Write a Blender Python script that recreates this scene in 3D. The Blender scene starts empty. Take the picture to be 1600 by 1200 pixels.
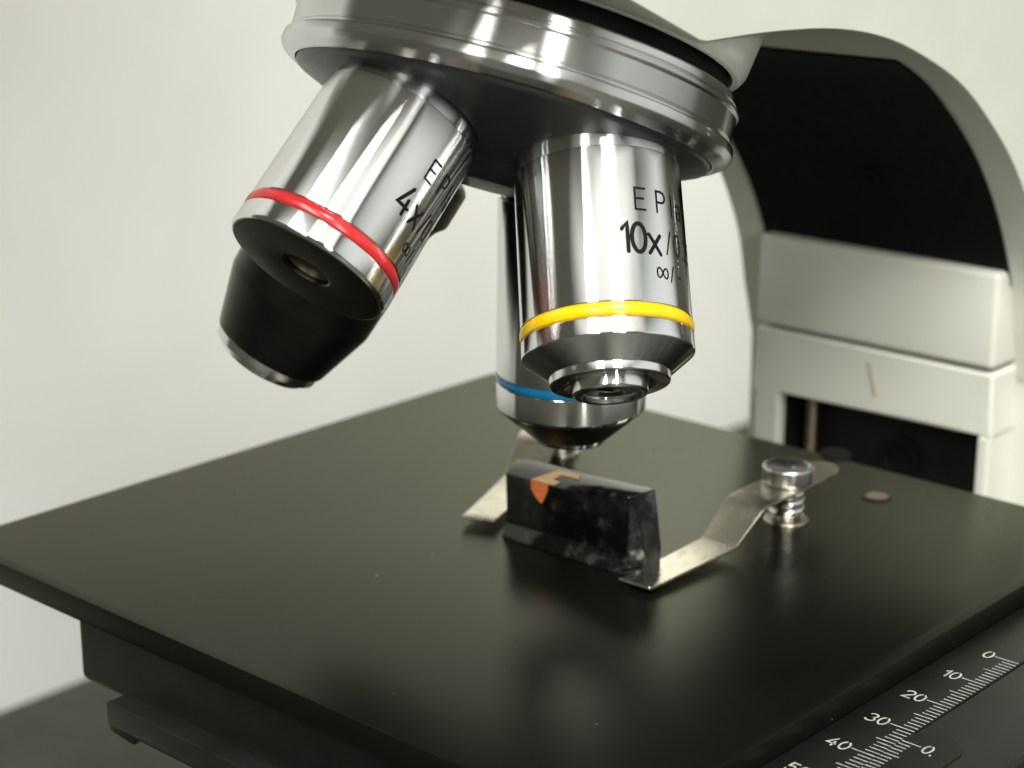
import bpy, bmesh, math, random
from mathutils import Vector, Matrix, noise
random.seed(7)
MM = 0.001
scene = bpy.context.scene
col = scene.collection

# ------------------------------------------------------------------ camera
AZ, PITCH = math.radians(42.1), math.radians(16.7)
CAM = Vector((196.15, -231.45, 118.96))
Fh = Vector((-math.sin(AZ), math.cos(AZ), 0))
RIGHT = Vector((math.cos(AZ), math.sin(AZ), 0))
FWD = Fh * math.cos(PITCH) - Vector((0, 0, 1)) * math.sin(PITCH)
UP = Fh * math.sin(PITCH) + Vector((0, 0, 1)) * math.cos(PITCH)
cam_data = bpy.data.cameras.new('camera')
cam = bpy.data.objects.new('camera', cam_data)
col.objects.link(cam)
cam.matrix_world = Matrix.Translation(CAM * MM) @ Matrix((
    (RIGHT.x, UP.x, -FWD.x), (RIGHT.y, UP.y, -FWD.y), (RIGHT.z, UP.z, -FWD.z))).to_4x4()
cam_data.sensor_width = 36
cam_data.lens = 36 * 3031 / 1600
cam_data.clip_start = 0.01
cam_data.clip_end = 50
cam_data.dof.use_dof = True
cam_data.dof.focus_distance = 0.274
cam_data.dof.aperture_fstop = 23
scene.camera = cam

# ------------------------------------------------------------------ light
world = bpy.data.worlds.new('World')
scene.world = world
world.use_nodes = True
world.node_tree.nodes['Background'].inputs[0].default_value = (0.95, 0.93, 0.70, 1)
world.node_tree.nodes['Background'].inputs[1].default_value = 0.10


def area(name, loc, target, sx, sy, power, color=(1, 0.99, 0.93), roll=0.0):
    d = bpy.data.lights.new(name, 'AREA')
    d.shape = 'RECTANGLE'
    d.size, d.size_y = sx, sy
    d.energy = power
    d.color = color
    o = bpy.data.objects.new(name, d)
    col.objects.link(o)
    o.location = loc
    q = (Vector(target) - Vector(loc)).to_track_quat('-Z', 'Y')
    o.rotation_euler = q.to_euler()
    if roll:
        o.rotation_euler.rotate_axis('Z', roll)
    return o


BACK = -Fh
# two fluorescent strips on the ceiling, running away behind the photographer
def strip(name, back, right, z, wid, length, power):
    p = BACK * back + RIGHT * right
    o = area(name, (p.x, p.y, z), (p.x, p.y, 0), wid, length, power)
    o.rotation_euler = (0, 0, math.atan2(BACK.y, BACK.x) - math.pi / 2)


strip('ceiling_strip_lamp', 1.2, 0.36, 1.65, 0.42, 1.1, 63)
strip('ceiling_strip_lamp', 2.2, -0.84, 1.65, 0.20, 2.4, 66)
strip('ceiling_glow_fill', 1.75, 0.0, 1.78, 3.4, 2.4, 32)  # added unseen panel, gives the chrome the glow of a pale ceiling
# added fill light close to the wall, brightens its middle
area('wall_fill_light', (-0.10, 0.50, 0.27), (-0.34, 0.48, 0.02), 0.05, 0.4, 2.6)
# added light on the right, stands in for bright room surroundings
pw = BACK * 0.45 + RIGHT * 1.9
area('added_room_light', (pw.x, pw.y, 0.62), (0, 0, 0.08), 2.5, 1.4, 8.5, (0.97, 1.0, 0.97))
# second added light, low behind the photographer, for rim streak and wall shadow
pw = BACK * 2.4 + RIGHT * 0.80
area('added_room_light', (pw.x, pw.y, 0.80), (0, 0, 0.08), 0.22, 0.75, 18, (0.97, 1.0, 0.97))

scene.view_settings.view_transform = 'Standard'
scene.view_settings.look = 'None'
scene.view_settings.exposure = 0
scene.view_settings.gamma = 1
scene.view_settings.use_curve_mapping = False
scene.render.engine = 'CYCLES'


# ------------------------------------------------------------------ materials
def nodes_of(name):
    m = bpy.data.materials.new(name)
    m.use_nodes = True
    nt = m.node_tree
    return m, nt, nt.nodes['Principled BSDF']


def tex_coord(nt, scale=(1, 1, 1), out='Object'):
    tc = nt.nodes.new('ShaderNodeTexCoord')
    mp = nt.nodes.new('ShaderNodeMapping')
    mp.inputs['Scale'].default_value = scale
    nt.links.new(tc.outputs[out], mp.inputs[0])
    return mp.outputs[0]


def noise_node(nt, vec, scale, detail=4, rough=0.55):
    n = nt.nodes.new('ShaderNodeTexNoise')
    n.inputs['Scale'].default_value = scale
    n.inputs['Detail'].default_value = detail
    n.inputs['Roughness'].default_value = rough
    nt.links.new(vec, n.inputs['Vector'])
    return n.outputs['Fac']


def ramp(nt, fac, stops):
    r = nt.nodes.new('ShaderNodeValToRGB')
    e = r.color_ramp.elements
    while len(e) < len(stops):
        e.new(0.5)
    for i, (p, c) in enumerate(stops):
        e[i].position = p
        e[i].color = c if len(c) == 4 else (*c, 1)
    nt.links.new(fac, r.inputs[0])
    return r.outputs[0]


def bump(nt, b, height, strength, dist=0.0002):
    n = nt.nodes.new('ShaderNodeBump')
    n.inputs['Strength'].default_value = strength
    n.inputs['Distance'].default_value = dist
    nt.links.new(height, n.inputs['Height'])
    nt.links.new(n.outputs[0], b.inputs['Normal'])


def g(v):
    return (v, v, v)


def make_mat(name, c0, c1, nscale, r0, r1, metallic=0.0, bump_s=0.0, bump_scale=3000, spec=0.5, bump_d=0.00005, rscale=None):
    m, nt, b = nodes_of(name)
    v = tex_coord(nt)
    n = noise_node(nt, v, nscale)
    nt.links.new(ramp(nt, n, [(0.35, c0), (0.65, c1)]), b.inputs['Base Color'])
    n2 = noise_node(nt, v, rscale or nscale * 2.7, 6, 0.65)
    nt.links.new(ramp(nt, n2, [(0.35, g(r0)), (0.7, g(r1))]), b.inputs['Roughness'])
    b.inputs['Metallic'].default_value = metallic
    b.inputs['Specular IOR Level'].default_value = spec
    if bump_s:
        bump(nt, b, noise_node(nt, v, bump_scale, 3), bump_s, bump_d)
    return m


def specks(m, scale, size, colour):
    """sparse dust grains lying on a dark surface"""
    nt = m.node_tree
    b = nt.nodes[m['diffuse']]
    v = tex_coord(nt)
    vo = nt.nodes.new('ShaderNodeTexVoronoi')
    vo.inputs['Scale'].default_value = scale
    nt.links.new(v, vo.inputs['Vector'])
    # only some of the cells hold a grain, and each grain has its own size
    sep = nt.nodes.new('ShaderNodeSeparateColor')
    nt.links.new(vo.outputs['Color'], sep.inputs[0])
    mul = nt.nodes.new('ShaderNodeMath')
    mul.operation = 'MULTIPLY_ADD'
    nt.links.new(sep.outputs[0], mul.inputs[0])
    mul.inputs[1].default_value = size * 3
    mul.inputs[2].default_value = -size * 2
    lt = nt.nodes.new('ShaderNodeMath')
    lt.operation = 'LESS_THAN'
    nt.links.new(vo.outputs['Distance'], lt.inputs[0])
    nt.links.new(mul.outputs[0], lt.inputs[1])
    mix = nt.nodes.new('ShaderNodeMix')
    mix.data_type = 'RGBA'
    old = b.inputs['Color'].links[0].from_socket
    nt.links.new(lt.outputs[0], mix.inputs['Factor'])
    nt.links.new(old, mix.inputs['A'])
    mix.inputs['B'].default_value = (*colour, 1)
    nt.links.new(mix.outputs['Result'], b.inputs['Color'])


M = {}
def turned(name, c0, c1, nscale, rough, aniso, tint_noise=90):
    """turned metal: fine tool marks round the axis stretch the reflections along the barrel"""
    m, nt, b = nodes_of(name)
    nt.nodes.remove(b)
    gl = nt.nodes.new('ShaderNodeBsdfAnisotropic')
    gl.distribution = 'BECKMANN'
    t = nt.nodes.new('ShaderNodeTangent')
    t.direction_type = 'UV_MAP'
    nt.links.new(t.outputs[0], gl.inputs['Tangent'])
    v = tex_coord(nt)
    nt.links.new(ramp(nt, noise_node(nt, v, nscale), [(0.3, c0), (0.7, c1)]), gl.inputs['Color'])
    gl.inputs['Roughness'].default_value = rough
    gl.inputs['Anisotropy'].default_value = aniso
    # a few grains of dust on the metal
    vo = nt.nodes.new('ShaderNodeTexVoronoi')
    vo.inputs['Scale'].default_value = 330
    nt.links.new(v, vo.inputs['Vector'])
    sep = nt.nodes.new('ShaderNodeSeparateColor')
    nt.links.new(vo.outputs['Color'], sep.inputs[0])
    mul = nt.nodes.new('ShaderNodeMath')
    mul.operation = 'MULTIPLY_ADD'
    nt.links.new(sep.outputs[0], mul.inputs[0])
    mul.inputs[1].default_value = 0.5
    mul.inputs[2].default_value = -0.44
    lt = nt.nodes.new('ShaderNodeMath')
    lt.operation = 'LESS_THAN'
    nt.links.new(vo.outputs['Distance'], lt.inputs[0])
    nt.links.new(mul.outputs[0], lt.inputs[1])
    df = nt.nodes.new('ShaderNodeBsdfDiffuse')
    df.inputs['Color'].default_value = (0.5, 0.5, 0.48, 1)
    mx = nt.nodes.new('ShaderNodeMixShader')
    nt.links.new(lt.outputs[0], mx.inputs[0])
    nt.links.new(gl.outputs[0], mx.inputs[1])
    nt.links.new(df.outputs[0], mx.inputs[2])
    nt.links.new(mx.outputs[0], nt.nodes['Material Output'].inputs['Surface'])
    return m


def coated_black(name, c0, c1, nscale, rough, ior, tint=(1, 1, 0.9)):
    """black enamel: dark body under a smooth clear skin that mirrors at grazing angles"""
    m, nt, b = nodes_of(name)
    nt.nodes.remove(b)
    v = tex_coord(nt)
    df = nt.nodes.new('ShaderNodeBsdfDiffuse')
    nt.links.new(ramp(nt, noise_node(nt, v, nscale), [(0.35, c0), (0.65, c1)]), df.inputs['Color'])
    gl = nt.nodes.new('ShaderNodeBsdfAnisotropic')
    gl.distribution = 'BECKMANN'
    gl.inputs['Color'].default_value = (*tint, 1)
    nt.links.new(ramp(nt, noise_node(nt, v, nscale * 0.7, 2, 0.5), [(0.3, g(rough * 0.94)), (0.72, g(rough * 1.08))]), gl.inputs['Roughness'])
    fr = nt.nodes.new('ShaderNodeFresnel')
    fr.inputs['IOR'].default_value = ior
    mx = nt.nodes.new('ShaderNodeMixShader')
    nt.links.new(fr.outputs[0], mx.inputs[0])
    nt.links.new(df.outputs[0], mx.inputs[1])
    nt.links.new(gl.outputs[0], mx.inputs[2])
    nt.links.new(mx.outputs[0], nt.nodes['Material Output'].inputs['Surface'])
    m['diffuse'] = df.name
    return m


M['chrome'] = turned('turned_chrome', g(0.82), g(0.87), 60, 0.185, 0.78)
M['chrome_plain'] = make_mat('polished_chrome', g(0.72), g(0.80), 90, 0.17, 0.22, 1.0)
M['satin'] = turned('turned_satin_steel', g(0.76), g(0.82), 60, 0.28, 0.76)
M['collar'] = turned('turned_collar_steel', g(0.38), g(0.44), 60, 0.20, 0.6)
M['screw_steel'] = make_mat('satin_screw_steel', g(0.55), g(0.62), 90, 0.26, 0.32, 1.0)
M['clipsteel'] = make_mat('clip_spring_steel', (0.50, 0.46, 0.37), (0.62, 0.58, 0.48), 160, 0.22, 0.30, 1.0, 0.03, 1600)
M['turret'] = make_mat('turret_gunmetal', g(0.10), g(0.12), 150, 0.34, 0.40, 0.8)
M['black_anodized'] = coated_black('black_anodized', g(0.004), g(0.006), 120, 0.45, 1.40)
M['black_flat'] = make_mat('flat_black', g(0.003), g(0.004), 120, 0.7, 0.8, 0.0, spec=0.15)
M['stage'] = coated_black('black_stage_enamel', (0.0040, 0.0040, 0.0034), (0.0055, 0.0055, 0.0047), 30, 0.28, 1.42, (0.56, 0.56, 0.46))
specks(M['stage'], 150, 0.05, (0.16, 0.16, 0.14))
M['stage_side'] = coated_black('black_stage_casting', g(0.006), g(0.009), 150, 0.55, 1.35)
M['scale_bar'] = coated_black('grey_scale_bar', g(0.012), g(0.015), 120, 0.5, 1.33)
M['enamel'] = make_mat('off_white_enamel', (0.60, 0.60, 0.53), (0.645, 0.645, 0.575), 40, 0.30, 0.42, 0.0, 0.06, 1800)
M['ink_black'] = make_mat('engraved_black', g(0.006), g(0.009), 500, 0.6, 0.7, spec=0.1)
M['ink_white'] = make_mat('engraved_white', (0.26, 0.27, 0.26), (0.42, 0.44, 0.43), 700, 0.5, 0.6)
M['red'] = make_mat('red_ring_enamel', (0.50, 0.02, 0.025), (0.58, 0.03, 0.03), 300, 0.18, 0.3)
M['yellow'] = make_mat('yellow_ring_enamel', (0.75, 0.46, 0.0), (0.82, 0.52, 0.005), 300, 0.18, 0.3)
M['blue'] = make_mat('blue_ring_enamel', (0.012, 0.27, 0.58), (0.018, 0.31, 0.64), 300, 0.18, 0.3)
M['orange'] = make_mat('orange_paper', (0.75, 0.17, 0.04), (0.85, 0.23, 0.06), 600, 0.5, 0.65)
M['cream'] = make_mat('cream_paper', (0.70, 0.45, 0.20), (0.80, 0.54, 0.27), 600, 0.5, 0.65)
M['brass'] = make_mat('worn_brass', (0.40, 0.33, 0.25), (0.52, 0.44, 0.34), 600, 0.3, 0.5, 1.0)
M['wall'] = make_mat('matte_wall_paint', (0.435, 0.435, 0.40), (0.515, 0.52, 0.495), 4, 0.75, 0.85, 0.0, 0.05, 300)
M['table'] = make_mat('dark_bench_top', (0.022, 0.023, 0.016), (0.030, 0.031, 0.022), 30, 0.45, 0.6, spec=0.3)
M['stain'] = make_mat('brown_scuff', (0.40, 0.33, 0.20), (0.52, 0.47, 0.36), 900, 0.5, 0.6)
# lens glass: dark coated front element
m, nt, b = nodes_of('coated_lens_glass')
b.inputs['Base Color'].default_value = (0.01, 0.008, 0.012, 1)
b.inputs['Roughness'].default_value = 0.03
b.inputs['Coat Weight'].default_value = 0.6
nt.links.new(ramp(nt, noise_node(nt, tex_coord(nt), 80), [(0.3, (0.012, 0.008, 0.016)), (0.7, (0.02, 0.014, 0.01))]), b.inputs['Base Color'])
M['glass'] = m
# specimen: glossy black resin / stone with cloudy scuffs
m, nt, b = nodes_of('polished_black_specimen')
v = tex_coord(nt)
n = noise_node(nt, v, 240, 6, 0.6)
nt.links.new(ramp(nt, n, [(0.48, g(0.002)), (0.58, g(0.008)), (0.74, (0.06, 0.06, 0.055))]), b.inputs['Base Color'])
nt.links.new(ramp(nt, noise_node(nt, v, 420, 6, 0.7), [(0.4, g(0.05)), (0.75, g(0.16))]), b.inputs['Roughness'])
bump(nt, b, noise_node(nt, v, 160, 2), 0.15, 0.0005)
M['specimen'] = m
# fractured end of the specimen: glassy scallops
m, nt, b = nodes_of('fractured_black_glassy')
v = tex_coord(nt)
b.inputs['Base Color'].default_value = (0.008, 0.008, 0.008, 1)
nt.links.new(ramp(nt, noise_node(nt, v, 500, 4), [(0.4, g(0.008)), (0.8, g(0.03))]), b.inputs['Base Color'])
b.inputs['Roughness'].default_value = 0.14
vo = nt.nodes.new('ShaderNodeTexVoronoi')
vo.inputs['Scale'].default_value = 260
vo.feature = 'SMOOTH_F1'
nt.links.new(v, vo.inputs['Vector'])
bump(nt, b, vo.outputs['Distance'], 0.5, 0.0008)
M['fracture'] = m


# ------------------------------------------------------------------ helpers
def finish(name, bm, mat, parent=None, smooth=35, origin=None):
    """bm holds millimetres in world space -> one mesh object in metres"""
    o_mm = Vector(origin) if origin is not None else (sum((v.co for v in bm.verts), Vector()) / max(1, len(bm.verts)))
    for v in bm.verts:
        v.co = (v.co - o_mm) * MM
    me = bpy.data.meshes.new(name)
    bm.to_mesh(me)
    bm.free()
    if smooth:
        for p in me.polygons:
            p.use_smooth = True
        me.set_sharp_from_angle(angle=math.radians(smooth))
    o = bpy.data.objects.new(name, me)
    me.materials.append(M[mat] if isinstance(mat, str) else mat)
    col.objects.link(o)
    o.location = o_mm * MM
    if parent is not None:
        o.parent = parent
        w = Vector((0, 0, 0))
        q = parent
        while q is not None:
            w += q.location
            q = q.parent
        o.location = o_mm * MM - w
    return o


def round_profile(pts, rad=0.25, n=3):
    """pts = [(L, r)], rounds inner corners with small arcs"""
    out = [pts[0]]
    for i in range(1, len(pts) - 1):
        a, b_, c = Vector(pts[i - 1]), Vector(pts[i]), Vector(pts[i + 1])
        u, w = a - b_, c - b_
        lu, lw = u.length, w.length
        if lu < 1e-6 or lw < 1e-6:
            continue
        t = min(rad, lu * 0.4, lw * 0.4)
        if abs(u.normalized().dot(w.normalized())) > 0.995:
            out.append(tuple(b_))
            continue
        s, e = b_ + u.normalized() * t, b_ + w.normalized() * t
        for k in range(n + 1):
            f = k / n
            out.append(tuple((s * (1 - f) ** 2) + b_ * (2 * f * (1 - f)) + e * f * f))
    out.append(pts[-1])
    return out


def frame_of(d):
    d = d.normalized()
    ref = Vector((0, 0, 1)) if abs(d.z) < 0.9 else Vector((1, 0, 0))
    u = ref.cross(d).normalized()
    return u, d.cross(u)


def lathe(bm, Q, d, profile, seg=112):
    u, w = frame_of(d)
    rings = []
    for L, r in profile:
        if r < 1e-4:
            rings.append([bm.verts.new(Q + d * L)])
        else:
            rings.append([bm.verts.new(Q + d * L + (u * math.cos(2 * math.pi * i / seg) + w * math.sin(2 * math.pi * i / seg)) * r) for i in range(seg)])
    for A, B in zip(rings, rings[1:]):
        for i in range(seg):
            j = (i + 1) % seg
            if len(A) == 1 and len(B) == 1:
                continue
            if len(A) == 1:
                bm.faces.new((A[0], B[i], B[j]))
            elif len(B) == 1:
                bm.faces.new((A[i], B[0], A[j]))
            else:
                bm.faces.new((A[i], B[i], B[j], A[j]))
    bmesh.ops.recalc_face_normals(bm, faces=bm.faces)
    # u runs round the turned part (direction of the tool marks), v along its axis
    uv = bm.loops.layers.uv.verify()
    for f in bm.faces:
        c = f.calc_center_median() - Q
        ac = math.atan2(c.dot(w), c.dot(u))
        for lp in f.loops:
            p = lp.vert.co - Q
            x, y = p.dot(u), p.dot(w)
            a = math.atan2(y, x) if x * x + y * y > 1e-6 else ac
            while a - ac > math.pi:
                a -= 2 * math.pi
            while a - ac < -math.pi:
                a += 2 * math.pi
            lp[uv].uv = (a / (2 * math.pi), p.dot(d) * 0.02 + math.hypot(x, y) * 0.02)
    return bm


def lathe_obj(name, Q, d, profile, mat, parent, rad=0.2, seg=112, smooth=30):
    return finish(name, lathe(bmesh.new(), Q, d, round_profile(profile, rad), seg), mat, parent, smooth, origin=Q + d * profile[0][0])


def box(bm, x0, x1, y0, y1, z0, z1):
    r = bmesh.ops.create_cube(bm, size=1)
    for v in r['verts']:
        v.co = Vector(((x0 + x1) / 2 + v.co.x * (x1 - x0), (y0 + y1) / 2 + v.co.y * (y1 - y0), (z0 + z1) / 2 + v.co.z * (z1 - z0)))
    return r['verts']


def bevel_all(bm, w, n=3, ang=30):
    es = [e for e in bm.edges if len(e.link_faces) == 2 and e.calc_face_angle(0) > math.radians(ang)]
    bmesh.ops.bevel(bm, geom=es, offset=w, segments=n, affect='EDGES', profile=0.5, clamp_overlap=True)


def box_obj(name, dims, mat, parent, bev=0.4, n=3):
    bm = bmesh.new()
    box(bm, *dims)
    bevel_all(bm, bev, n)
    return finish(name, bm, mat, parent)


def prism(bm, poly, axis, lo, hi):
    """poly: 2D points; axis 'x' -> poly is (y,z); 'z' -> poly is (x,y); 'y' -> (x,z)"""
    def P(p, t):
        return {'x': (t, p[0], p[1]), 'y': (p[0], t, p[1]), 'z': (p[0], p[1], t)}[axis]
    A = [bm.verts.new(P(p, lo)) for p in poly]
    B = [bm.verts.new(P(p, hi)) for p in poly]
    n = len(poly)
    bm.faces.new(A)
    bm.faces.new(B[::-1])
    for i in range(n):
        j = (i + 1) % n
        bm.faces.new((A[j], A[i], B[i], B[j]))
    bmesh.ops.recalc_face_normals(bm, faces=bm.faces)


def rounded_rect(x0, x1, y0, y1, r, n=6):
    pts = []
    for cx, cy, a0 in ((x1 - r, y1 - r, 0), (x0 + r, y1 - r, 90), (x0 + r, y0 + r, 180), (x1 - r, y0 + r, 270)):
        for k in range(n + 1):
            a = math.radians(a0 + 90 * k / n)
            pts.append((cx + r * math.cos(a), cy + r * math.sin(a)))
    return pts


def tag(o, label=None, cat=None, kind=None, group=None):
    if label:
        o['label'] = label
    if cat:
        o['category'] = cat
    if kind:
        o['kind'] = kind
    if group:
        o['group'] = group
    return o


# stroke lettering: each glyph is a list of polylines on a 1-high cell, origin at the lower left
def arc(cx, cy, rx, ry, a0, a1, n=14):
    return [(cx + rx * math.cos(math.radians(a0 + (a1 - a0) * k / n)), cy + ry * math.sin(math.radians(a0 + (a1 - a0) * k / n))) for k in range(n + 1)]


GLYPH = {
    'E': (0.50, [[(0.5, 1), (0, 1), (0, 0), (0.5, 0)], [(0, 0.52), (0.42, 0.52)]]),
    'P': (0.52, [[(0, 0), (0, 1), (0.27, 1)] + arc(0.27, 0.74, 0.25, 0.26, 90, -90) + [(0, 0.48)]]),
    'l': (0.02, [[(0, 0), (0, 1)]]),
    'a': (0.44, [arc(0.2, 0.46, 0.22, 0.2, 150, 0, 8) + [(0.42, 0)], arc(0.2, 0.17, 0.2, 0.17, 0, 360, 16)]),
    'n': (0.42, [[(0, 0), (0, 0.64)], [(0, 0.42)] + arc(0.21, 0.44, 0.21, 0.2, 170, 0, 10) + [(0.42, 0)]]),
    '1': (0.20, [[(0, 0.78), (0.2, 1), (0.2, 0)]]),
    '0': (0.50, [arc(0.25, 0.5, 0.25, 0.5, 90, 450, 26)]),
    '2': (0.50, [arc(0.25, 0.74, 0.25, 0.26, 165, -35, 14) + [(0, 0), (0.5, 0)]]),
    '3': (0.50, [arc(0.23, 0.76, 0.24, 0.24, 150, -90, 14), arc(0.23, 0.26, 0.27, 0.26, 90, -150, 14)]),
    '4': (0.54, [[(0.4, 0), (0.4, 0.55)], [(0.36, 1), (0, 0.28), (0.54, 0.28)]]),
    '5': (0.48, [[(0.44, 1), (0.06, 1), (0.02, 0.55)] + arc(0.22, 0.32, 0.26, 0.32, 120, -150, 14)]),
    'x': (0.46, [[(0, 0), (0.46, 0.66)], [(0, 0.66), (0.46, 0)]]),
    '/': (0.30, [[(0, -0.05), (0.3, 1.02)]]),
    '.': (0.02, [[(0, 0.0), (0, 0.05)]]),
    '-': (0.34, [[(0, 0.42), (0.34, 0.42)]]),
    '~': (0.95, [[(0.475 + 0.475 * math.cos(t) / (1 + math.sin(t) ** 2) , 0.42 + 0.95 * math.sin(t) * math.cos(t) / (1 + math.sin(t) ** 2)) for t in [2 * math.pi * k / 36 for k in range(37)]]]),
}


def stroke(bm, pts, w, mapf):
    """ribbon with round ends along 2D pts, mapped to 3D"""
    n = len(pts)
    L, Rr = [], []
    dense = []
    for i in range(n - 1):
        a, b_ = Vector(pts[i]), Vector(pts[i + 1])
        k = max(1, int((b_ - a).length / (w * 1.2)))
        for q in range(k):
            dense.append(a.lerp(b_, q / k))
    dense.append(Vector(pts[-1]))
    pts = dense
    n = len(pts)
    for i, p in enumerate(pts):
        t0 = (pts[i] - pts[i - 1]).normalized() if i else (pts[1] - pts[0]).normalized()
        t1 = (pts[i + 1] - pts[i]).normalized() if i < n - 1 else t0
        t = (t0 + t1)
        t = t.normalized() if t.length > 1e-6 else t0
        nn = Vector((-t.y, t.x))
        sc = min(1.6, 1 / max(0.3, nn.dot(Vector((-t0.y, t0.x)))))
        L.append(bm.verts.new(mapf(*(p + nn * w * 0.5 * sc))))
        Rr.append(bm.verts.new(mapf(*(p - nn * w * 0.5 * sc))))
    for i in range(n - 1):
        bm.faces.new((L[i], Rr[i], Rr[i + 1], L[i + 1]))
    for e, s in ((0, -1), (n - 1, 1)):                      # round caps
        t = (pts[1] - pts[0]).normalized() if e == 0 else (pts[-1] - pts[-2]).normalized()
        nn = Vector((-t.y, t.x))
        fan = [bm.verts.new(mapf(*(pts[e] + (nn * math.cos(a) + t * s * math.sin(a)) * w * 0.5))) for a in [math.pi * k / 6 for k in range(1, 6)]]
        seq = [L[e]] + fan + [Rr[e]]
        bm.faces.new(seq)


def glyph(bm, ch, x, y, hgt, w, mapf, xs=1.0):
    for pl in GLYPH[ch][1]:
        stroke(bm, [(x + px * hgt * xs, y + py * hgt) for px, py in pl], w, mapf)
    return GLYPH[ch][0] * hgt * xs


# ------------------------------------------------------------------ setting
bm = bmesh.new()
box(bm, -365, -340, -260, 1500, -180.5, 650)
tag(finish('wall', bm, 'wall', smooth=0), kind='structure')
bm = bmesh.new()
box(bm, -339.5, 900, -1500, 1800, -200, -180)
tag(finish('bench_top', bm, 'table', smooth=0), kind='structure')

# ------------------------------------------------------------------ microscope
scope = bpy.data.objects.new('microscope', None)
col.objects.link(scope)
scope.location = (0, 0.06, -0.18)
scope.empty_display_size = 0.05
tag(scope, 'off-white laboratory microscope with black stage and chrome objectives on a turret', 'microscope')

# --- arm: C-shaped casting, front curve read from the photograph
curve = [(101, -60), (101, 4), (100, 13), (97.5, 22), (94.5, 33.5), (88, 46), (79.5, 57), (70.5, 65.3), (60, 73), (49, 78.4), (35, 83.4), (20, 86.2), (3, 87.2), (-13, 87.2)]


def smooth_curve(pts, n=4):
    out = []
    P = [Vector(p) for p in pts]
    for i in range(len(P) - 1):
        p0, p1, p2, p3 = P[max(0, i - 1)], P[i], P[i + 1], P[min(len(P) - 1, i + 2)]
        for k in range(n):
            t = k / n
            out.append(tuple(0.5 * (2 * p1 + (p2 - p0) * t + (2 * p0 - 5 * p1 + 4 * p2 - p3) * t * t + (3 * p1 - p0 - 3 * p2 + p3) * t ** 3)))
    out.append(pts[-1])
    return out


front = [(101, -150)] + smooth_curve(curve)
tilt = math.tan(math.radians(22.84))
head = [(-14.5, 87.5), (-85, 87.2 + 72 * tilt), (-88, 122), (-80, 185), (40, 205), (150, 190), (185, 120), (190, -150)]
bm = bmesh.new()
prism(bm, front + head, 'x', -35, 35)
es = [e for e in bm.edges if abs(e.verts[0].co.x - e.verts[1].co.x) < 1e-4]
bmesh.ops.bevel(bm, geom=es, offset=5.6, segments=8, affect='EDGES', profile=0.5, clamp_overlap=True)
arm = finish('arm', bm, 'enamel', scope, 40)
# black panel lying in the hollow of the arm
sub = [p for p in smooth_curve(curve, 6) if p[1] > 30 and p[0] > 48.5]
outer = []
for i, p in enumerate(sub):
    a, b_ = Vector(sub[max(0, i - 1)]), Vector(sub[min(len(sub) - 1, i + 1)])
    t = (b_ - a).normalized()
    nrm = Vector((-t.y, t.x)) if Vector((-t.y, t.x)).x < 0 else Vector((t.y, -t.x))
    outer.append((p, (p[0] + nrm.x * 0.5, p[1] + nrm.y * 0.5)))
bm = bmesh.new()
prism(bm, [o[1] for o in outer] + [(o[0][0] + 0.5, o[0][1] + 0.4) for o in reversed(outer)], 'x', -27.5, 27.8)
panel = finish('arm_panel', bm, 'black_flat', arm, 40)
panel['label'] = 'flat black panel in the hollow of the off-white arm'
# small grub-screw hole in the panel
bm = bmesh.new()
pn = Vector((0, -0.76, -0.65)).normalized()
lathe(bm, Vector((3, 83.8, 51.2)), pn, round_profile([(0, 0), (0.0, 2.2), (0.8, 2.2), (0.8, 1.4), (0.2, 1.2), (0.2, 0)], 0.1), 32)
finish('grub_screw', bm, 'black_flat', panel, 30)

# --- column front: upper block and the lower housing with its opening
bm = bmesh.new()
box(bm, -26.5, 27.8, 90.2, 104, 15.9, 34.8)
bevel_all(bm, 1.2, 4)
finish('focus_block', bm, 'enamel', scope, 40)
bm = bmesh.new()
box(bm, -26.5, -20.4, 90.6, 112, -150, 2.6)
box(bm, 25.3, 27.8, 90.6, 112, -150, 2.6)
box(bm, -26.5, 27.8, 90.6, 112, 2.6, 15.2)
bmesh.ops.remove_doubles(bm, verts=bm.verts, dist=0.001)
house = finish('column_housing', bm, 'enamel', scope, 40)
bv = house.modifiers.new('bevel', 'BEVEL')
bv.width = 0.0007
bv.segments = 3
bv.limit_method = 'ANGLE'
bm = bmesh.new()
box(bm, -20.35, 25.25, 99.6, 100.8, -60, 2.55)
finish('cavity_back', bm, 'stage_side', house, 40)
bm = bmesh.new()
box(bm, -20.35, -19.6, 93, 99.5, -60, 2.55)
finish('cavity_side', bm, 'black_flat', house, 40)
lathe_obj('slide_rod', Vector((-16.6, 97.5, -60)), Vector((0, 0, 1)), [(0, 0), (0, 1.3), (62, 1.3), (62, 0)], 'brass', house, 0.2, 32)
lathe_obj('gear_disc', Vector((4.2, 99.65, -9.0)), Vector((0, -1, 0)), [(0, 0), (0, 4.4), (1.6, 4.4), (1.6, 3.3), (0.8, 3.1), (0.8, 0)], 'black_flat', house, 0.2, 48)
# brown scuff under the seam: thin flake of old tape
bm = bmesh.new()
pts = [(0.2, 12.3), (1.0, 12.5), (1.6, 10.2), (2.5, 7.2), (2.9, 5.4), (2.3, 5.6), (1.7, 7.4), (0.9, 9.8)]
prism(bm, pts, 'y', 90.42, 90.58)
scuff = finish('tape_scrap', bm, 'stain', house, 0)

# --- nosepiece
g0 = math.radians(22.838)
Q = Vector((0, 0, 112.54))
AX = Vector((0, -math.sin(g0), -math.cos(g0)))
Uv = (Vector((0, 0, -1)) - AX * math.cos(g0)).normalized()
Wv = Vector((1, 0, 0))


def od(psi):
    return (AX * math.cos(g0) + (Uv * math.cos(psi) + Wv * math.sin(psi)) * math.sin(g0)).normalized()


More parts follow.
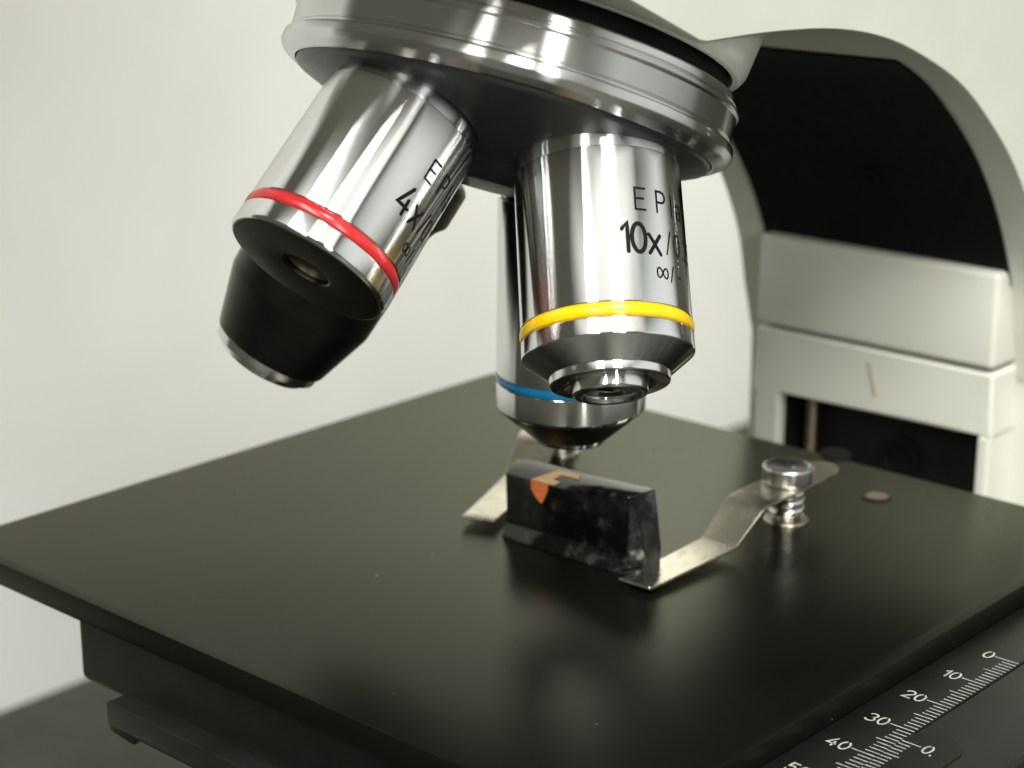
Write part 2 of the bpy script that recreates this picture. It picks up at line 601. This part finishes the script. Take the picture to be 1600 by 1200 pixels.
D40, D10, D4, D100 = od(0), od(math.pi / 2), od(math.pi), od(-math.pi / 2)
lathe_obj('turret_boss', Q, AX, [(0, 0), (0, 36.0), (18, 35.2), (27.6, 33.8), (28.9, 32.9), (29.0, 31.9), (26, 31.6), (26, 0)], 'enamel', arm, 0.8, 128, 40)
nose = lathe_obj('nosepiece', Q, AX, [(28.5, 0), (28.5, 30.5), (31.6, 30.8), (31.6, 33.2), (31.9, 33.6), (33.0, 33.8), (33.2, 33.5), (33.45, 33.5), (33.6, 34.35), (34.2, 34.3), (34.4, 33.95), (37.9, 34.0), (38.1, 33.75), (38.5, 33.75), (38.8, 34.7), (40.2, 34.95), (41.2, 34.3), (42.0, 33.0), (42.1, 32.3), (40, 32.0), (40, 0)], 'satin', scope, 0.22, 160, 28)
nose['label'] = 'bright satin steel revolving turret rim'
lathe_obj('turret_cone', Q, AX, [(40.5, 0), (40.5, 32.2), (42.6, 32.1), (44.6, 27.6), (47.4, 20.5), (50.0, 12), (52.4, 8.5), (53.0, 7.5), (53.0, 0)], 'turret', nose, 0.8, 160, 40)
lathe_obj('bearing_gap', Q, AX, [(26.2, 0), (26.2, 31.0), (31.5, 31.2), (31.5, 0)], 'black_flat', nose, 0.2, 96)


def map_on(d, r, th0):
    """(s = arc length in mm to the right of th0, t = height along -d) -> point on a cylinder"""
    ref = (CAM - Q)
    ref = (ref - d * ref.dot(d)).normalized()
    sd = d.cross(ref)

    def f(L0):
        def h(s, t):
            th = th0 - s / r
            L = L0 - t
            return Q + d * L + (ref * math.cos(th) + sd * math.sin(th)) * r
        return h
    return f


def lettering(name, d, rf, rows, parent):
    bm = bmesh.new()
    for L0, items in rows:
        for ch, deg, hgt, w, xs in items:
            wd = GLYPH[ch][0] * hgt * xs
            r = rf(L0 + hgt * 0.5) + 0.015
            mf = map_on(d, r, math.radians(deg))(L0 + hgt * 0.5)
            glyph(bm, ch, -wd / 2, 0, hgt, w, mf, xs)
    bmesh.ops.recalc_face_normals(bm, faces=bm.faces)
    # lay the strokes on the metal as a thin ink layer
    o = finish(name, bm, 'ink_black', parent, 0, origin=Q + d * 65)
    return o


def objective(name, d, parts, label):
    """parts: list of (part name, profile, material); the first is the barrel and parents the rest"""
    first = None
    for nm, prof, mat, rad in parts:
        o = lathe_obj(nm if first else name, Q, d, prof, mat, first or scope, rad, 128, 28)
        if first is None:
            first = o
            first['label'] = label
    return first


RB = 12.0
o4 = objective('objective_lens', D4, [
    ('barrel', [(53.4, 0), (53.4, 11.85), (74.3, 12.05), (74.5, 11.75), (76.0, 11.75), (76.2, 12.1), (78.9, 12.15), (79.4, 11.9), (79.4, 11.4), (70, 11.4)], 'chrome', 0.15),
    ('collar', [(46, 0), (46, 10.9), (50.6, 11.0), (51.2, 11.3), (53.3, 11.35), (53.3, 0)], 'collar', 0.2),
    ('colour_ring', [(74.6, 11.6), (74.6, 12.1), (75.3, 12.22), (76.0, 12.1), (76.0, 11.6)], 'red', 0.15),
    ('front_plate', [(79.35, 11.6), (79.5, 11.6), (79.5, 3.75), (79.2, 3.6), (78.6, 3.6)], 'black_anodized', 0.12),
    ('aperture_tube', [(78.7, 3.62), (75.2, 3.5), (75.2, 2.2), (74.2, 2.1)], 'brass', 0.05),
    ('front_lens', [(74.3, 2.3), (74.8, 1.2), (74.95, 0)], 'glass', 0.02)],
    'chrome objective with a red ring and a flat black front, tilted left')
lettering('engraving', D4, lambda L: 11.85 + 0.2 * (L - 53.4) / 20.9, [
    (60.7, [('E', -38.6, 3.1, 0.30, 1), ('P', -55.2, 3.1, 0.30, 1), ('l', -66.5, 3.1, 0.30, 1), ('a', -75.5, 3.1, 0.30, 1), ('n', -88, 3.1, 0.30, 1)]),
    (66.6, [('4', -31.5, 4.0, 0.55, 1), ('x', -46.5, 4.0, 0.5, 1), ('/', -58.5, 3.4, 0.28, 1), ('0', -68, 3.2, 0.28, 1), ('.', -76, 3.2, 0.3, 1), ('1', -81, 3.2, 0.28, 1)]),
    (71.1, [('~', -56.4, 2.0, 0.26, 1), ('/', -66, 2.0, 0.26, 1), ('-', -74, 2.0, 0.26, 1)])], o4)

o10 = objective('objective_lens', D10, [
    ('barrel', [(53.0, 0), (53.0, 11.95), (75.6, 12.12), (75.8, 11.85), (77.5, 11.85), (77.7, 12.15), (80.0, 12.2), (80.2, 12.1), (82.9, 8.75), (82.9, 0)], 'chrome', 0.15),
    ('collar', [(46, 0), (46, 11.3), (50.4, 11.35), (50.8, 11.5), (52.95, 11.6), (52.95, 0)], 'satin', 0.2),
    ('colour_ring', [(75.9, 11.7), (75.9, 12.2), (76.65, 12.32), (77.4, 12.2), (77.4, 11.7)], 'yellow', 0.15),
    ('front_lip', [(82.8, 7), (82.8, 8.6), (84.0, 8.5), (84.15, 8.3), (84.15, 6.5), (83.6, 5.5)], 'chrome', 0.12),
    ('nose_tube', [(83.2, 6.5), (83.4, 5.5), (85.4, 5.35), (85.7, 5.0), (85.7, 4.2), (85.2, 3.8), (84.6, 3.6)], 'chrome', 0.12),
    ('front_bezel', [(84.9, 3.9), (85.0, 3.2), (84.4, 2.6)], 'black_anodized', 0.05),
    ('front_lens', [(84.4, 2.9), (84.8, 1.6), (84.95, 0)], 'glass', 0.02)],
    'chrome objective with a yellow ring and stepped conical nose, nearest the camera')
lettering('engraving', D10, lambda L: 11.95 + 0.17 * (L - 53) / 22.6, [
    (60.8, [('E', -28.4, 3.1, 0.33, 1), ('P', -45.4, 3.1, 0.33, 1), ('l', -56.3, 3.1, 0.33, 1), ('a', -65.5, 3.1, 0.33, 1), ('n', -78, 3.1, 0.33, 1)]),
    (66.5, [('1', -15.8, 4.1, 0.58, 1), ('0', -25.5, 4.1, 0.62, 1), ('x', -37.5, 4.1, 0.55, 1), ('/', -50, 3.2, 0.26, 1), ('0', -59.5, 3.1, 0.26, 1), ('.', -67.6, 3.1, 0.3, 1), ('2', -74, 3.1, 0.28, 1), ('5', -84, 3.1, 0.28, 1)]),
    (71.0, [('~', -42.5, 2.1, 0.27, 1), ('/', -51.5, 2.1, 0.24, 1), ('-', -60, 2.1, 0.24, 1)])], o10)

o40 = objective('objective_lens', D40, [
    ('barrel', [(53.2, 0), (53.2, 11.9), (82.2, 12.2), (82.35, 11.95), (83.65, 11.95), (83.8, 12.2), (88.0, 12.2), (88.6, 11.7), (88.6, 0)], 'chrome', 0.15),
    ('collar', [(46, 0), (46, 11.3), (53.1, 11.5), (53.1, 0)], 'collar', 0.2),
    ('colour_ring', [(82.4, 11.7), (82.4, 12.25), (83.0, 12.33), (83.6, 12.25), (83.6, 11.7)], 'blue', 0.15),
    ('nose_cone', [(88.5, 0), (88.5, 11.6), (89.0, 11.2), (93.2, 6.4), (93.3, 0)], 'black_anodized', 0.2),
    ('nose_tip', [(93.1, 0), (93.1, 6.1), (94.1, 5.6), (94.2, 5.2), (94.2, 3.0), (93.8, 2.5)], 'chrome', 0.12),
    ('front_lens', [(93.9, 2.8), (94.05, 1.4), (94.1, 0)], 'glass', 0.02)],
    'chrome objective with a blue ring pointing straight down behind the yellow-ringed one')

o100 = objective('objective_lens', D100, [
    ('barrel', [(53.2, 0), (53.2, 12.6), (54.2, 13.9), (60.2, 13.9), (61.2, 13.0), (63, 12.3), (76, 12.6), (82.6, 12.4), (92.1, 9.6), (92.5, 9.2), (92.5, 0)], 'black_anodized', 0.5),
    ('collar', [(46, 0), (46, 11.3), (53.1, 11.5), (53.1, 0)], 'collar', 0.2),
    ('nose_ring', [(92.4, 0), (92.4, 9.1), (93.9, 8.9), (94.1, 8.6), (94.1, 0)], 'chrome_plain', 0.12),
    ('nose_tip', [(94.0, 0), (94.0, 7.8), (95.0, 7.5), (95.2, 7.1), (95.2, 2.5), (94.6, 2)], 'chrome', 0.12)],
    'black-sleeved objective with a steel tip, mostly hidden behind the red-ringed one')

# --- mechanical stage
SX0, SX1, SY0, SY1 = -78.5, 65.2, -68.8, 67.9
bm = bmesh.new()
prism(bm, rounded_rect(SX0, SX1, SY0, SY1, 3.0), 'z', -4.0, 0)
bevel_all(bm, 0.22, 3, 50)
stage = finish('stage', bm, 'stage', scope, 30)
# layers below the top plate
box_obj('stage_carriage', (-47.3, 60, -66, 60, -16.5, -4.05), 'stage_side', stage, 1.5, 4)
bm = bmesh.new()
prism(bm, [(-35, -15), (-35, -18.8), (-34, -19.9), (-28.4, -20.4), (-27.6, -19.4), (-27.0, -19.2), (62, -19.2), (62, -15)], 'y', -70, -40)
bevel_all(bm, 0.4, 2, 30)
finish('stage_slide', bm, 'stage_side', stage, 30)
# scale bed beside the plate, bar with the vernier
box_obj('scale_bed', (65.25, 75.3, -68, 67, -9, -3.5), 'black_anodized', stage, 0.3)
box_obj('vernier_bar', (75.35, 90, -68, 67, -9, -3.45), 'scale_bar', stage, 0.6)
bm = bmesh.new()
prism(bm, rounded_rect(75.4, 83.6, -44, -14.2, 3.6, 8), 'z', -3.44, -3.2)
vern = finish('vernier_plate', bm, 'black_anodized', stage, 30)


def flat(z):
    return lambda s, t: Vector((s, t, z))


bm = bmesh.new()
Y0 = 14.5
for k in range(0, 61):
    y = Y0 - k * 0.985
    x0 = 71.4 if k % 10 == 0 else (72.2 if k % 5 == 0 else 73.0)
    stroke(bm, [(x0, y), (75.1, y)], 0.20, flat(-3.47))
for k in range(0, 6):
    txt = str(k * 10)
    wtot = sum(GLYPH[c][0] * 2.3 * 1.1 for c in txt) + 0.55 * (len(txt) - 1)
    x = 70.9 - wtot
    for c in txt:
        x += glyph(bm, c, x, Y0 - k * 9.85 - 1.15, 2.3, 0.30, flat(-3.47), 1.1) + 0.55
bmesh.ops.recalc_face_normals(bm, faces=bm.faces)
finish('scale_marks', bm, 'ink_white', stage, 0)
bm = bmesh.new()
for k in range(0, 25):
    y = -18.9 - k * 0.93
    x1 = 78.4 if k % 10 == 0 else (77.8 if k % 5 == 0 else 77.2)
    stroke(bm, [(75.6, y), (x1, y)], 0.20, flat(-3.17))
glyph(bm, '0', 79.0, -20.1, 2.3, 0.28, flat(-3.17), 1.0)
glyph(bm, '.', 80.6, -20.3, 2.3, 0.3, flat(-3.17), 1.0)
bmesh.ops.recalc_face_normals(bm, faces=bm.faces)
finish('vernier_marks', bm, 'ink_white', vern, 0)
# countersunk screw hole in the plate behind the right clip
hp = Vector((25.5, 54.8, 0))
lathe_obj('screw_hole', hp, Vector((0, 0, 1)), [(0.05, 3.0), (0.12, 2.9), (0.12, 2.1), (-0.0, 2.0)], 'black_anodized', stage, 0.02, 40)
lathe_obj('insert', hp, Vector((0, 0, 1)), [(0.06, 2.05), (0.1, 1.95), (0.1, 0.6), (0.03, 0.5), (0.03, 0)], 'brass', stage, 0.02, 40)
lathe_obj('stop_knob', Vector((7, 69.8, -8)), Vector((0, 0, 1)), [(0, 0), (0, 3.1), (7.9, 3.1), (8.4, 2.6), (8.4, 0)], 'black_flat', stage, 0.3, 40)


# --- spring clips
def make_clip(P, ang, label):
    """P: screw position on the stage; ang: turn about the screw"""
    rot = Matrix.Rotation(ang, 3, 'Z')

    def T(x, y, z):
        return P + rot @ Vector((x, y, z))
    prof = [(-42.9, 1.15, 3.0), (-42.3, 0.88, 3.05), (-39, 0.8, 3.1), (-30, 0.9, 3.2), (-20.3, 1.1, 3.4), (-19.2, 1.5, 3.45), (-13.2, 5.6, 3.9), (-12.2, 6.1, 4.0), (-10.5, 6.32, 4.1), (-4, 6.35, 4.15), (4, 6.35, 4.1), (9, 6.35, 3.8), (11.5, 6.35, 3.1), (13, 6.35, 1.9), (13.5, 6.35, 0.6)]
    bm = bmesh.new()
    top, botm = [], []
    TH = 0.55
    nx = 6
    for i, (y, z, hw) in enumerate(prof):
        a = prof[max(0, i - 1)]
        b_ = prof[min(len(prof) - 1, i + 1)]
        t = Vector((b_[0] - a[0], b_[1] - a[1])).normalized()
        n2 = Vector((-t.y, t.x))
        top.append([bm.verts.new(T(-hw + 2 * hw * k / nx, y + n2.x * TH, z + n2.y * TH)) for k in range(nx + 1)])
        botm.append([bm.verts.new(T(-hw + 2 * hw * k / nx, y, z)) for k in range(nx + 1)])
    for G in (top, botm):
        for i in range(len(G) - 1):
            for k in range(nx):
                bm.faces.new((G[i][k], G[i][k + 1], G[i + 1][k + 1], G[i + 1][k]))
    for i in range(len(prof) - 1):
        for k in (0, nx):
            bm.faces.new((top[i][k], top[i + 1][k], botm[i + 1][k], botm[i][k]))
    for i in (0, len(prof) - 1):
        for k in range(nx):
            bm.faces.new((top[i][k], top[i][k + 1], botm[i][k + 1], botm[i][k]))
    bmesh.ops.recalc_face_normals(bm, faces=bm.faces)
    clip = finish('stage_clip', bm, 'clipsteel', scope, 28)
    mb = clip.modifiers.new('bevel', 'BEVEL')
    mb.width, mb.segments, mb.limit_method = 0.00012, 2, 'ANGLE'
    mb.angle_limit = math.radians(50)
    clip['label'] = label
    Zu = Vector((0, 0, 1))
    lathe_obj('screw', P, Zu, [(0, 0), (0, 1.6), (6.92, 1.6), (6.92, 3.6), (7.0, 4.2), (7.3, 4.4), (9.7, 4.4), (10.0, 4.2), (10.0, 3.8), (9.85, 3.5), (9.6, 1.2), (9.5, 1.0), (9.5, 0)], 'screw_steel', clip, 0.15, 64, 28)
    # coil spring under the blade
    bm = bmesh.new()
    turns, n, wr, cr = 3.2, 100, 0.70, 2.45
    rings = []
    for i in range(n + 1):
        a = 2 * math.pi * turns * i / n
        c = Vector((math.cos(a) * cr, math.sin(a) * cr, 0.65 + 4.9 * i / n))
        e1 = Vector((math.cos(a), math.sin(a), 0))
        rings.append([bm.verts.new(P + c + e1 * wr * math.cos(q) + Zu * wr * math.sin(q)) for q in [2 * math.pi * k / 8 for k in range(8)]])
    for A, B in zip(rings, rings[1:]):
        for k in range(8):
            bm.faces.new((A[k], A[(k + 1) % 8], B[(k + 1) % 8], B[k]))
    bm.faces.new(rings[0])
    bm.faces.new(rings[-1])
    bmesh.ops.recalc_face_normals(bm, faces=bm.faces)
    finish('spring', bm, 'chrome_plain', clip, 60)
    lathe_obj('washer', P, Zu, [(0.02, 0), (0.02, 3.9), (0.35, 3.8), (0.35, 0)], 'clipsteel', clip, 0.1, 48)
    return clip


make_clip(Vector((20.2, 34.0, 0)), math.radians(0.8), 'bent steel spring clip to the right of the black specimen')
make_clip(Vector((-32.9, 35.7, 0)), math.radians(21.5), 'bent steel spring clip to the left of the black specimen')

# ------------------------------------------------------------------ specimen
bm = bmesh.new()
def top_z(x, y):
    return 11.42 + 0.022 * x + 0.26 * (y + 4.1)


co = {
    # bottom
    'a': (-10.6, -5.3, 0.02), 'b': (13.8, -5.1, 0.02), 'c': (17.4, -2.3, 0.02), 'd': (18.2, 1.2, 0.02), 'e': (-10.8, 2.0, 0.02),
    # ledge on the front
    'f': (-10.5, -4.05, 2.4), 'g': (8.0, -4.1, 3.1), 'h': (15.4, -4.2, 1.2),
    # right end
    'i': (17.9, -2.1, 3.0), 'j': (18.4, 1.2, 4.0),
    # top
    'k': (-10.7, -4.15, top_z(-10.7, -4.15)), 'm': (7.1, -4.15, top_z(7.1, -4.15)), 'n': (15.5, -3.9, 13.2),
    'o': (17.1, 1.0, 13.7), 'p': (2.8, 1.1, top_z(2.8, 1.1)), 'q': (-8.5, 1.1, top_z(-8.5, 1.1)), 'r': (-12.0, 0.2, top_z(-12, 0.2))}
V = {k: bm.verts.new(p) for k, p in co.items()}
for fc in ('abhgf', 'fgmk', 'ghnm', 'hbci', 'hin', 'cdji', 'ijon', 'kmpqr', 'mnop', 'aedcb', 'faerk', 'erqpojd'):
    bm.faces.new([V[c] for c in fc])
bmesh.ops.recalc_face_normals(bm, faces=bm.faces)
bmesh.ops.triangulate(bm, faces=[f for f in bm.faces if len(f.verts) > 4])
end_faces = {f for f in bm.faces if f.calc_center_median().x > 15.0}
for f in bm.faces:
    f.material_index = 1 if f in end_faces else 0
bmesh.ops.bevel(bm, geom=[e for e in bm.edges if e.calc_face_angle(0) > 0.35], offset=0.18, segments=2, affect='EDGES', profile=0.5, clamp_overlap=True)
# broken facets over the right end
bmesh.ops.triangulate(bm, faces=[f for f in bm.faces if f.material_index == 1])
ends = [f for f in bm.faces if f.material_index == 1 and f.calc_area() > 1.5]
edges = list({e for f in ends for e in f.edges if all(lf in ends for lf in e.link_faces)})
res = bmesh.ops.subdivide_edges(bm, edges=edges, cuts=2, use_grid_fill=True)
bmesh.ops.triangulate(bm, faces=[f for f in bm.faces if len(f.verts) > 4])
rng = random.Random(3)
for v in bm.verts:
    if v.link_faces and all(f.material_index == 1 for f in v.link_faces):
        v.co += Vector((rng.uniform(-0.7, 0.25), rng.uniform(-0.25, 0.25), rng.uniform(-0.4, 0.4)))
spec = finish('specimen_block', bm, 'specimen', None, 25, origin=(3, -2, 0))
spec.data.materials.append(M['fracture'])
tag(spec, 'chipped glossy black specimen block with an orange mark, between the two clips on the stage', 'specimen')
bm = bmesh.new()
pts = [(-4.9, 11.30), (-1.2, 11.38), (-1.3, 10.2), (-2.4, 7.9), (-2.8, 7.8), (-3.8, 8.6), (-4.8, 9.8)]
A = []
for t in (0.0, 0.12):
    A.append([bm.verts.new((x, -4.19 - t, z)) for x, z in pts])
bm.faces.new(A[0])
bm.faces.new(A[1])
for i in range(len(pts)):
    j = (i + 1) % len(pts)
    bm.faces.new((A[0][i], A[0][j], A[1][j], A[1][i]))
bmesh.ops.recalc_face_normals(bm, faces=bm.faces)
lab = finish('front_mark', bm, 'orange', spec, 0)
lab['label'] = 'orange mark on the front face'


bm = bmesh.new()
pts = [(-4.9, -4.1), (-3.4, -1.3), (-2.6, -0.1), (2.0, 0.1), (2.6, -0.9), (-1.0, -1.0), (-1.6, -2.6), (0.2, -2.9), (-0.2, -4.0), (-1.2, -4.1)]
A = []
for t in (0.0, 0.1):
    A.append([bm.verts.new((x, y, top_z(x, y) + 0.03 + t)) for x, y in pts])
bm.faces.new(A[0])
bm.faces.new(A[1])
for i in range(len(pts)):
    j = (i + 1) % len(pts)
    bm.faces.new((A[0][i], A[0][j], A[1][j], A[1][i]))
bmesh.ops.recalc_face_normals(bm, faces=bm.faces)
lab = finish('top_mark', bm, 'cream', spec, 0)
lab['label'] = 'cream hooked mark on the top face'
